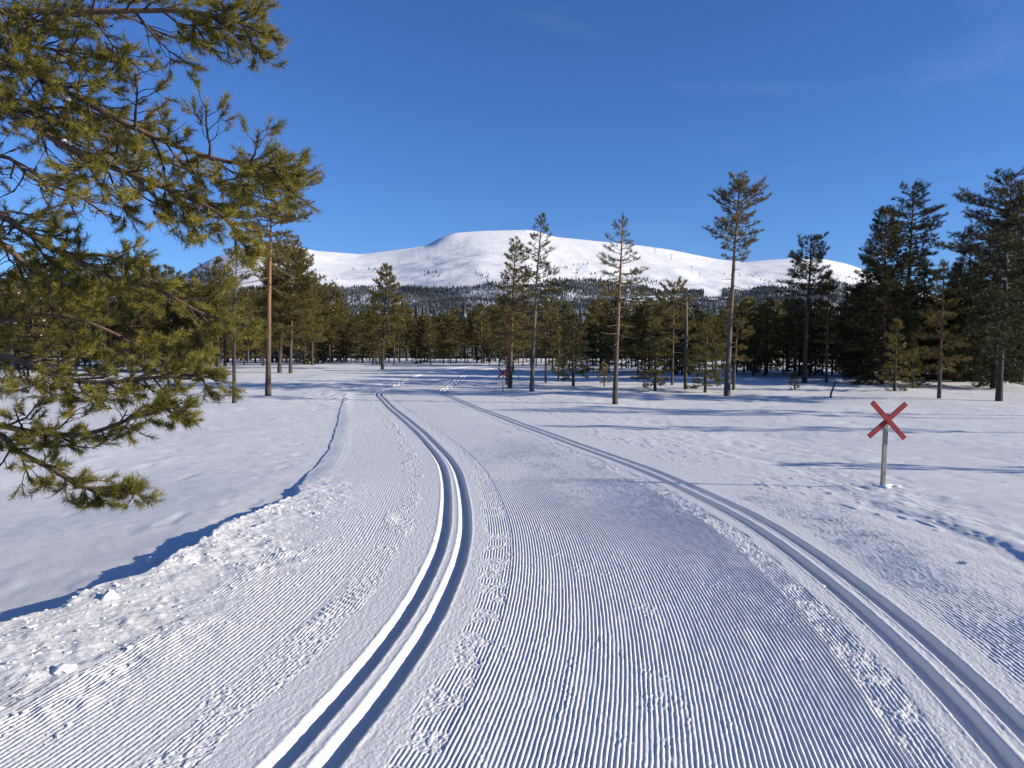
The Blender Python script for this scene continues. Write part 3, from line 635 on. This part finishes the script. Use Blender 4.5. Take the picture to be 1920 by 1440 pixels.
# ---- forest belt round the clearing: one of each kind, then copies
def proto(seed, kind):
    rng = np.random.default_rng(seed)
    if kind == 'spruce':
        h = 8.; mm = make_tree(rng, h, .13, .07, 1.55, shape='cone', whorl=.46, per=5.4, elev=(-.4, .7), tuft=.32, blades=13, blade_w=.06, sub=.95, limb_k=3)
        return h, tree_meshes(*mm, rng, M_BARK_DARK, M_BARK_DARK, M_SPRUCE, 9)
    if kind == 'bushy':
        h = 8.; mm = make_tree(rng, h, .12, .16, 1.5, shape='round', whorl=.44, per=5, elev=(-.3, .6), tuft=.30, blades=13, blade_w=.052, sub=.95, limb_k=3)
        return h, tree_meshes(*mm, rng, M_BARK_DARK, M_LIMB, M_NEEDLE, 8)
    if kind == 'tall':
        h = 8.; mm = make_tree(rng, h, .11, .36, 1.35, shape='round', whorl=.40, per=5, elev=(-.3, .6), tuft=.29, blades=13, blade_w=.05, sub=.95, limb_k=3, dead=.2)
        return h, tree_meshes(*mm, rng, M_BARK, M_LIMB, M_NEEDLE, 6)
    h = 8.; mm = make_tree(rng, h, .10, .28, 1.2, shape='cone', whorl=.42, per=4.8, elev=(-.3, .7), tuft=.28, blades=13, blade_w=.05, sub=.95, limb_k=3, dead=.12)
    return h, tree_meshes(*mm, rng, M_BARK, M_LIMB, M_NEEDLE, 6)
PROTO = {k: [proto(900 + 10 * j + i, k) for i in range(n_)] for j, (k, n_) in enumerate((('spruce', 3), ('bushy', 4), ('tall', 4), ('slim', 3)))}
rng = np.random.default_rng(77)
# (from px, to px, base rows near..far, top rows, count, kind weights, label)
BELT = [
    (-120, 395, (688, 700), (465, 560), 24, (.25, .5, .2, .05), "in the wood behind the overhanging near branches", "pines behind the near branches"),
    (-120, 420, (677, 688), (500, 570), 22, (.2, .5, .25, .05), "deep in the rear of the wood left of the clearing", "pines deep in the left wood"),
    (400, 640, (676, 686), (530, 590), 26, (.1, .35, .45, .1), "in the forest edge behind the left pine group", "pines behind the left pine group"),
    (600, 940, (675, 684), (572, 622), 46, (.12, .3, .43, .15), "in the forest edge behind the far end of the trail", "pines at the far end of the trail"),
    (930, 1160, (677, 700), (560, 620), 34, (.12, .4, .38, .1), "in the forest edge behind the grey spire and orange-trunked pines", "pines behind the centre pines"),
    (1150, 1420, (680, 704), (555, 615), 42, (.22, .45, .28, .05), "in the forest edge behind the broken snag", "pines behind the snag"),
    (1400, 1610, (684, 708), (560, 612), 30, (.35, .45, .2, .0), "in the forest edge behind the umbrella-crowned pine", "pines behind the umbrella-crowned pine"),
    (1590, 2030, (700, 714), (520, 620), 34, (.7, .25, .05, .0), "in the dense wood behind the near red cross", "dark evergreens of the right wood"),
]
kinds = ('spruce', 'bushy', 'tall', 'slim'); cnt = 0
ADJ = {'spruce': 'dark conical spruce', 'bushy': 'low-branched bushy pine', 'tall': 'bare-stemmed tall pine', 'slim': 'slim open-crowned pine'}
belt = {}
for (x0, x1, (b0, b1), (t0, t1), n_, wts, lab, grp) in BELT:
    for i in range(n_):
        px = x0 + (x1 - x0) * (i + rng.random()) / n_; by = b0 + (b1 - b0) * rng.random()
        p = at(px, by); p[0] = (px - 960) / FPX * p[1]; p[2] = float(ground(p[0], p[1]))
        kd = kinds[rng.choice(4, p=np.array(wts) / sum(wts))]; ph, me = PROTO[kd][rng.integers(len(PROTO[kd]))]
        top = t0 + (t1 - t0) * rng.random(); h = zat(top, p[1]) - p[2]; s = h / ph
        tree = place_tree("spruce_tree" if kd == 'spruce' else "pine_tree", me, tuple(p), ADJ[kd] + ' ' + lab, grp, 'tree', rng.random() * 6.28, (s * rng.uniform(.9, 1.25),) * 2 + (s,)); cnt += 1
        belt.setdefault((kd, lab), []).append((px, top, tree))
for (kd, lab), L_ in belt.items():
    if len(L_) < 2: continue
    L_.sort(key=lambda a: a[0]); L_[0][2]['label'] = 'leftmost ' + L_[0][2]['label']; L_[-1][2]['label'] = 'rightmost ' + L_[-1][2]['label']
    if len(L_) > 3: t_ = min(L_[1:-1], key=lambda a: a[1])[2]; t_['label'] = 'tallest ' + t_['label']; L_ = [a for a in L_[1:-1] if a[2] is not t_]
    if len(L_) > 4:
        L_.sort(key=lambda a: a[2].location[1]); L_[0][2]['label'] = 'frontmost ' + L_[0][2]['label']; L_[-1][2]['label'] = 'rearmost ' + L_[-1][2]['label']
        t_ = max(L_[1:-1], key=lambda a: a[1])[2]; t_['label'] = 'shortest ' + t_['label']
print("belt", cnt)

# ---- the broken snag
p = at(1285, 730); s = p[1] / FPX
sn = thing("dead_snag", tuple(p), "dead bare-topped snag with broken-off crown and pale crooked branches", "dead tree")
h = zat(558, p[1]) - p[2]; mb = MB()
mb.tube([(0, 0, -.2), (0, 0, h * .35), (.02, 0, h * .7), (0, .02, h * .97), (.01, .0, h)], [.10, .085, .075, .062, .045], 8); mb.build("trunk", M_SNAG, sn)
for pts in [[(0, 0, .97), (-.45, .1, 1.0), (-.95, .1, .975), (-1.3, 0, .98)], [(0, 0, .96), (.4, -.1, .99), (.8, 0, .985), (1.1, .1, 1.0)], [(0, 0, .92), (-.5, 0, .95), (-1.1, .1, .90), (-1.5, .1, .84), (-1.9, 0, .80)],
            [(0, 0, .76), (-.25, 0, .72), (-.3, .05, .66), (-.75, .1, .60), (-.95, .1, .57)], [(0, 0, .66), (-.3, 0, .64), (-.7, 0, .60)], [(0, 0, .52), (-.35, 0, .49), (-.65, .1, .47)], [(0, 0, .9), (.3, .1, .86), (.6, .1, .80)]]:
    P = np.array(pts) * [s * 26, s * 26, h]; mb = MB(); mb.tube(P, np.linspace(.05, .014, len(P)), 5); mb.build("branch", M_SNAG, sn)
# ---- bent stem poking out of the snow
p = at(1557, 746); s = p[1] / FPX
bs = thing("bent_stem", tuple(p), "thin bent dead stem curving out of open snow, snow on its tip", "dead stem")
mb = MB(); pts = np.array([(0, 0, -6), (1, 0, 8), (5, 0, 19), (8, 0, 28), (12, 0, 33), (16, 0, 33)]) * s; mb.tube(pts, np.linspace(3.2, 1.6, 6) * s / 1.6, 6); mb.build("stem", M_BARK_DARK, bs)
mb = MB(); lumps(mb, pts[-2:] + [0, 0, .02], [.07, .10], np.random.default_rng(3), 1.0, True); mb.build("snow_clump", M_LUMP, bs)

# ------------------------------------------------------------------ the near pine whose branches hang in from the left
NT = np.array([-4.9, 5.3, 0.]); NT[2] = float(ground(NT[0], NT[1]))
near = thing("pine_tree", tuple(NT), "large near pine whose long needled branches overhang the whole left side", "pine tree")
rng = np.random.default_rng(21)
mb = MB(); zs = np.linspace(-.2, 8.0, 14); mb.tube(np.stack([.05 * np.sin(zs), .04 * np.cos(zs * 1.3), zs], -1), np.linspace(.21, .09, 14), 12); mb.build("trunk", M_BARK, near)
def P3(px, py, d): return np.array([(px - 960) / FPX * d, d, CAM_H - (py - HORIZON) / FPX * d]) - NT
def limb(path, r0, n2, reach, drop, seed, bare=.0, lift=.5, dens=1.0, nleaf=52):
    """main branch along path (px, row, metres away); side twigs in a drooping flat spray; bottle-brush shoots"""
    rng = np.random.default_rng(seed)
    C = np.array([P3(*q_) for q_ in path]); t0 = np.linspace(0, 1, len(C)); sp = [Spline(t0, C[:, k]) for k in range(3)]
    t = np.linspace(0, 1, 26); M = np.stack([s_(t) for s_ in sp], -1)
    wood = MB(); wood.tube(M, r0 * .74 * (1 - t) ** .8 + .004, 7)
    tw = MB(); TP, TD, TL = [], [], []
    ln = np.linalg.norm(np.diff(M, axis=0), axis=1).sum()
    def shoot(p, d, L): TP.append(p); TD.append(unit(d)); TL.append(L)
    def twig(p, d, L, r, level):
        seg = 4; pts = [p]; d = unit(d)
        for s_ in range(seg):
            d = unit(d + rng.normal(0, .16, 3) + np.array([0, 0, (-drop if s_ < 2 else lift) * .6])); pts.append(pts[-1] + d * L / seg)
        pts = np.array(pts); tw.tube(pts, np.linspace(r, r * .45, seg + 1), 4 if level < 2 else 3, False)
        if level == 1:
            k = max(3, int(L / .056 * dens))
            for j in range(k):
                f = .22 + .78 * (j + rng.random()) / k; i_ = min(seg - 1, int(f * seg)); bp_ = pts[i_] + (pts[i_ + 1] - pts[i_]) * (f * seg - i_)
                tg = unit(pts[i_ + 1] - pts[i_]); sd_ = unit(np.cross(tg, [0, 0, 1.])) * (1 if j % 2 else -1)
                twig(bp_, tg * .8 + sd_ * rng.uniform(.4, 1.0) + [0, 0, rng.uniform(-.25, .5)], L * rng.uniform(.28, .5) * (1.25 - f * .6) + .05, r * .42, 2)
        if level == 2 and rng.random() < .55 and L > .09:
            twig(pts[2], unit(pts[3] - pts[1]) + rng.normal(0, .6, 3), L * .6, r * .6, 3)
        if rng.random() > bare:
            shoot(pts[-1] - d * .055, d, .085)
            if rng.random() < .75: shoot(pts[-2] - d * .03, unit(pts[-1] - pts[-2]) + rng.normal(0, .25, 3), .07)
    for j in range(n2):
        f = .04 + .96 * (j + rng.random()) / n2
        bp_ = np.array([s_(f) for s_ in sp]); tg = unit(np.array([s_(min(1, f + .03)) for s_ in sp]) - np.array([s_(max(0, f - .03)) for s_ in sp]))
        sd_ = unit(np.cross(tg, [0, 0, 1.])) * (1 if j % 2 else -1)
        L = reach * (.45 + .75 * rng.random()) * (1.05 - .72 * f)
        twig(bp_, tg * rng.uniform(.5, 1.1) + sd_ * rng.uniform(.3, 1.) + np.array([0, 0, rng.uniform(-.75, .85)]), L, .0065 + .006 * L, 1)
    shoot(M[-1] - (M[-1] - M[-2]), M[-1] - M[-2], .09)
    b = wood.build("branch", M_LIMB, near)
    tb = tw.build("twigs", M_TWIG, b); tb['kind'] = 'stuff'
    TP, TD, TL = np.array(TP), np.array(TD), np.array(TL)
    V, F = needles(TP, TD, TL, nleaf, .046, .0036, rng, (.35, 1.15))
    link("needles", mesh_np("needles", V, F, [M_NEEDLE_NEAR]), b)['kind'] = 'stuff'
    return len(TP)
tot = 0
LIMBS = [
    # path, radius, side twigs, reach, drop, seed
    ([(-420, 80, 5.2), (-100, 38, 5.0), (130, 36, 4.8), (320, 34, 4.7), (410, 42, 4.6), (475, 62, 4.6)], .030, 44, .60, .35, 1),
    ([(-420, -30, 5.4), (-60, -55, 5.3), (200, -50, 5.2), (370, -30, 5.1), (478, -8, 5.0)], .026, 36, .55, .3, 2),
    ([(-420, -60, 5.2), (-40, 100, 4.9), (60, 135, 4.8), (160, 190, 4.7), (270, 250, 4.6), (400, 300, 4.6), (490, 315, 4.5), (560, 322, 4.5)], .034, 50, .58, .3, 3),
    ([(-420, 40, 5.1), (-40, 170, 4.8), (80, 245, 4.7), (200, 310, 4.6), (290, 345, 4.5), (360, 375, 4.5), (420, 405, 4.4), (455, 440, 4.4)], .030, 42, .50, .45, 4),
    ([(-420, 250, 5.2), (-60, 195, 5.3), (60, 215, 5.4), (200, 260, 5.4), (330, 310, 5.4), (450, 350, 5.4), (530, 340, 5.3)], .026, 44, .55, .35, 5),
    ([(-420, 230, 5.2), (-40, 385, 4.9), (40, 425, 4.8), (110, 470, 4.7), (200, 515, 4.7), (300, 545, 4.6), (385, 590, 4.5), (472, 605, 4.5)], .032, 32, .45, .35, 6),
    ([(-420, 330, 5.3), (-40, 430, 5.2), (60, 500, 5.2), (160, 480, 5.2), (260, 500, 5.2), (350, 560, 5.2)], .026, 34, .55, .35, 7),
    ([(-420, 560, 5.2), (-40, 655, 4.8), (60, 686, 4.6), (130, 712, 4.5), (220, 716, 4.4), (310, 706, 4.4), (390, 706, 4.4)], .030, 38, .40, .35, 8),
    ([(-420, 560, 5.4), (-40, 600, 5.2), (80, 590, 5.1), (180, 610, 5.0), (280, 660, 5.0), (330, 690, 4.9)], .024, 32, .48, .3, 9),
    ([(-420, 700, 5.1), (-40, 790, 4.6), (70, 812, 4.4), (150, 815, 4.3), (230, 790, 4.2), (290, 768, 4.2), (325, 765, 4.2)], .022, 28, .32, .3, 10),
    ([(-420, 720, 5.0), (-60, 795, 4.5), (20, 840, 4.3), (90, 880, 4.2), (150, 915, 4.1), (205, 915, 4.1), (250, 925, 4.0)], .022, 32, .26, .12, 17),
    ([(-420, 420, 5.4), (-40, 300, 5.3), (60, 330, 5.2), (130, 360, 5.2), (200, 400, 5.1)], .018, 20, .50, .3, 12, .85),
    ([(-420, 100, 5.4), (-40, 60, 5.4), (60, 90, 5.4), (160, 110, 5.4), (230, 120, 5.3)], .02, 30, .55, .35, 13),
]
for a in LIMBS: tot += limb(*a[:6], bare=a[6] if len(a) > 6 else .12)
print("near shoots", tot)
# a few remnants of snow lying on the near limbs
for k, (px, py, d, s_) in enumerate([(136, 190, 4.68, .030), (155, 181, 4.66, .016), (139, 272, 4.62, .018)]):
    mb = MB(); lumps(mb, [P3(px + a_, py + b_, d) for a_, b_ in ((0, 0), (-7, -3), (6, 4))], [s_, s_ * .8, s_ * .6], np.random.default_rng(40 + k), .55, True); mb.build("snow_clump", M_LUMP, near)

# ------------------------------------------------------------------ red cross trail markers
def paint_mat(name, c, worn, scale):
    m, Nn, L, b = nodemat(name); tcn = Nn.new("ShaderNodeTexCoord")
    mpn = Nn.new("ShaderNodeMapping"); mpn.inputs['Scale'].default_value = (1, 1, .25); L.new(tcn.outputs['Object'], mpn.inputs['Vector'])
    n = noise_node(Nn, L, mpn.outputs['Vector'], scale, 6, .7)
    r = ramp(Nn, L, n.outputs['Fac'], [(.36, worn), (.47, c), (.7, tuple(x * 1.12 for x in c))]); L.new(r.outputs[0], b.inputs['Base Color'])
    b.inputs['Roughness'].default_value = .7; b.inputs['Specular IOR Level'].default_value = .2
    bp = Nn.new("ShaderNodeBump"); bp.inputs['Strength'].default_value = .4; bp.inputs['Distance'].default_value = .003; L.new(n.outputs['Fac'], bp.inputs['Height']); L.new(bp.outputs['Normal'], b.inputs['Normal'])
    return m
M_RED = paint_mat("worn_red_paint", (.30, .042, .045), (.17, .035, .04), 40)
M_POST = paint_mat("grey_weathered_post", (.30, .265, .22), (.14, .12, .10), 30)
def marker(bx, by, label, hp, arm, wd, rz, tilt, seed):
    p = at(bx, by); rng = np.random.default_rng(seed)
    t = thing("trail_marker", tuple(p), label, "trail marker", "red cross markers beside the trail"); t.rotation_euler = (0, tilt, rz)
    hw = wd * .42; mb = MB(); mb.boxes((0, .0, (hp - .25) / 2), (hw, 0, 0), (0, hw * .8, 0), (0, 0, (hp + .25) / 2)); o = mb.build("post", M_POST, t, False)
    bv = o.modifiers.new("bevel", 'BEVEL'); bv.width = wd * .07; bv.segments = 2
    for k, (ang, yo) in enumerate(((math.radians(46), -.034), (math.radians(-46 + 2), -.056))):
        a = np.array([math.sin(ang), 0, math.cos(ang)]); bb = np.array([math.cos(ang), 0, -math.sin(ang)])
        mb = MB(); mb.boxes((0, yo * wd / .06, hp - .07 * arm / .3), a * arm, bb * wd * .5, (0, .0105 * wd / .06, 0)); o = mb.build("cross_plank", M_RED, t, False)
        bv = o.modifiers.new("bevel", 'BEVEL'); bv.width = wd * .05; bv.segments = 2
    mb = MB(); mb.tube([(0, -.07 * wd / .06, hp - .07 * arm / .3), (0, -.078 * wd / .06, hp - .07 * arm / .3)], [wd * .11, wd * .09], 8); mb.build("bolt", M_BOLT, t)
    return t, p
M_BOLT = paint_mat("rusty_bolt", (.10, .06, .045), (.05, .035, .03), 90)
pm = at(1655, 912); sM = pm[1] / FPX
mk, pm = marker(1655, 912, "red wooden cross on a grey post standing in snow right of the trail", 137 * sM, 46.5 * sM, 9.2 * sM, .0, math.radians(1.6), 1)
pf = at(943, 735); sF = pf[1] / FPX
marker(943, 735, "distant small red cross marker beside the orange-trunked pine", 39 * sF, 13 * sF, 3.0 * sF, 0, 0, 2)
mb = MB(); r_ = np.random.default_rng(9); lumps(mb, [pm + np.array(o_) for o_ in ((.03, -.05, -.02), (.16, -.06, -.03), (-.10, -.02, -.03), (.05, -.12, -.03))], [.12, .11, .10, .10], r_, .45, True); o = mb.build("snow_mound", M_LUMP)
tag(o, "small heaped mound of snow at the foot of the near red cross", "snow mound")

# ------------------------------------------------------------------ loose snow
def tz(x, y): return float(trail_z(np.array([u_of(x, y)]), np.array([y]))[0])
for k, (px, py, sz, lab) in enumerate([(1545, 1091, .022, "white snow lump sitting on the left groove of the right ski track"), (1582, 1083, .014, "flat snow crumb between the grooves of the right ski track"),
        (205, 1132, .055, "large white snow block on the left trail edge, nearest the camera"), (285, 1052, .05, "snow block lying in the shaded gap along the left trail edge"),
        (1807, 1056, .035, "snow lump on the right shoulder below the marker"), (1320, 873, .03, "snow lump right of the right ski track near its bend"),
        (120, 1260, .05, "broken snow slab among the churned snow at the lower left"), (400, 1012, .045, "snow block at the far end of the churned left edge")]):
    p = at(px, py); y = p[1]; x = p[0]
    z = max(tz(x, y), float(ground(x, y)) - (0 if u_of(x, y) < uL(y) or u_of(x, y) > 4 else 9)); 
    r_ = np.random.default_rng(60 + k); mb = MB(); lumps(mb, [np.array([x, y, z + sz * .25])], [sz * .85], r_, .6, True); o = mb.build("snow_lump", M_LUMP, smooth=False); tag(o, lab, "snow lump", "loose lumps of snow on the trail")
rng = np.random.default_rng(31); n = 2000
yv = 2.6 + 7.4 * rng.random(n) ** 1.2; e = uL(yv); uu = e + rng.random(n) ** 1.7 * 1.5 - .10
uu = np.where(rng.random(n) < .16, rng.normal(-2.12, .07, n), uu)
uu = np.where(rng.random(n) < .10, rng.normal(1.12, .05, n) * np.sign(rng.random(n) - .4), uu)
q_ = np.sqrt(1 + Cd(yv) ** 2); zv = trail_z(uu, yv); xs = Cx(yv) + uu / q_; ys = yv - uu * Cd(yv) / q_
sz = .0035 + .012 * rng.random(n) ** 3.5 + np.where(uu < -3.0, .014 * rng.random(n) ** 5, 0); sz = np.where(uu > -2.4, sz * .55, sz)
fz = field_raw(xs, ys); zv = np.where(uu < e - .02, np.maximum(zv, fz), zv)
mb = MB(); lumps(mb, np.stack([xs, ys, zv + sz * .05], -1), sz, rng, .5); o = mb.build("snow_crumbs", M_LUMP, smooth=False)
tag(o, "loose snow crumbs strewn along the churned left trail edge", "snow crumbs", kind='stuff')
# bits of bark lying on the snow
M_BIT = paint_mat("bark_bit", (.16, .07, .035), (.10, .05, .03), 60)
for k, (px, py, sz, lab) in enumerate([(814, 1016, .012, "tiny reddish bark chip on the left ski track wall"), (1459, 1025, .014, "small dark bark chip in the right ski track")]):
    p = at(px, py); mb = MB(); lumps(mb, [np.array([p[0], p[1], tz(p[0], p[1]) + sz * .2])], [sz], np.random.default_rng(80 + k), .4); tag(mb.build("bark_chip", M_BIT), lab, "bark chip", "bark chips on the trail")

# ------------------------------------------------------------------ cabins and lift pylons on the mountain
def mpoint(px, py):                              # point on the mountain's front seen at that spot
    q = (px - 960) / FPX; ys = np.linspace(500, ridge_d(q) * .995, 3000); pz = HORIZON - (mount_z(q, ys) - CAM_H) / ys * FPX
    i = int(np.argmax(pz <= py)) or len(ys) - 1; return np.array([q * ys[i], ys[i], mount_z(q, ys[i])])
M_CABIN = paint_mat("dark_cabin_wood", (.06, .045, .035), (.04, .03, .025), .6)
for k, (px, py, wv) in enumerate([(1178, 566, 9), (1192, 562, 11), (1205, 568, 10), (1217, 561, 12), (1228, 566, 9), (1240, 562, 11), (1196, 573, 9), (1251, 568, 9), (1335, 565, 15), (1355, 562, 13)]):
    p = mpoint(px, py); s = p[1] / FPX; W = wv * s / 2; D = W * .8; H = 2.6 * s
    c = thing("cabin", tuple(p), ["dark cabin with snowy roof in the wood at the mountain's foot", "long dark ski lodge below the cleared slope"][k > 7], "cabin", ["cabins at the mountain's foot", "lodges below the cleared slope"][k > 7])
    mb = MB(); mb.boxes((0, 0, H / 2 - 1), (W, 0, 0), (0, D, 0), (0, 0, H / 2 + 1)); mb.build("wall", M_CABIN, c, False)
    V = np.array([(-W * 1.15, -D * 1.2, H), (W * 1.15, -D * 1.2, H), (W * 1.15, D * 1.2, H), (-W * 1.15, D * 1.2, H), (-W * 1.15, 0, H * 1.9), (W * 1.15, 0, H * 1.9)])
    mb = MB(); mb.add(V, [(0, 1, 5, 4), (2, 3, 4, 5), (3, 2, 1, 0)], [(0, 4, 3), (1, 2, 5)]); mb.build("roof", M_LUMP, c, False)
M_STEEL = paint_mat("lift_steel", (.16, .16, .17), (.1, .1, .1), .5)
for k, (px, py) in enumerate([(1226, 478), (1257, 490), (1295, 512), (1310, 524)]):
    p = mpoint(px, py); s = p[1] / FPX; Hh = 11 * s
    t = thing("lift_pylon", tuple(p), "T-shaped ski lift pylon on the open snow slope of the mountain", "lift pylon", "ski lift pylons on the mountain")
    mb = MB(); mb.tube([(0, 0, -2), (0, 0, Hh)], [.35 * s, .28 * s], 6); mb.build("mast", M_STEEL, t)
    mb = MB(); mb.boxes((0, 0, Hh), (2.6 * s, 0, 0), (0, .3 * s, 0), (0, 0, .35 * s)); mb.build("crossarm", M_STEEL, t, False)
qh = (985 - 960) / FPX; yh = float(ridge_d(qh)) * .99; ph = np.array([qh * yh, yh, float(mount_z(qh, yh))]); s = yh / FPX
t = thing("summit_hut", tuple(ph), "tiny snow-crusted hut on the very summit of the mountain", "hut")
mb = MB(); mb.boxes((0, 0, 0), (2.6 * s, 0, 0), (0, 2.2 * s, 0), (0, 0, 1.6 * s)); mb.build("wall", M_LUMP, t, False)
mb = MB(); mb.add(np.array([(-3, -2.6, 1.6), (3, -2.6, 1.6), (3, 2.6, 1.6), (-3, 2.6, 1.6), (0, 0, 3.0)]) * s, [(3, 2, 1, 0)], [(0, 1, 4), (1, 2, 4), (2, 3, 4), (3, 0, 4)]); mb.build("roof", M_LUMP, t, False)
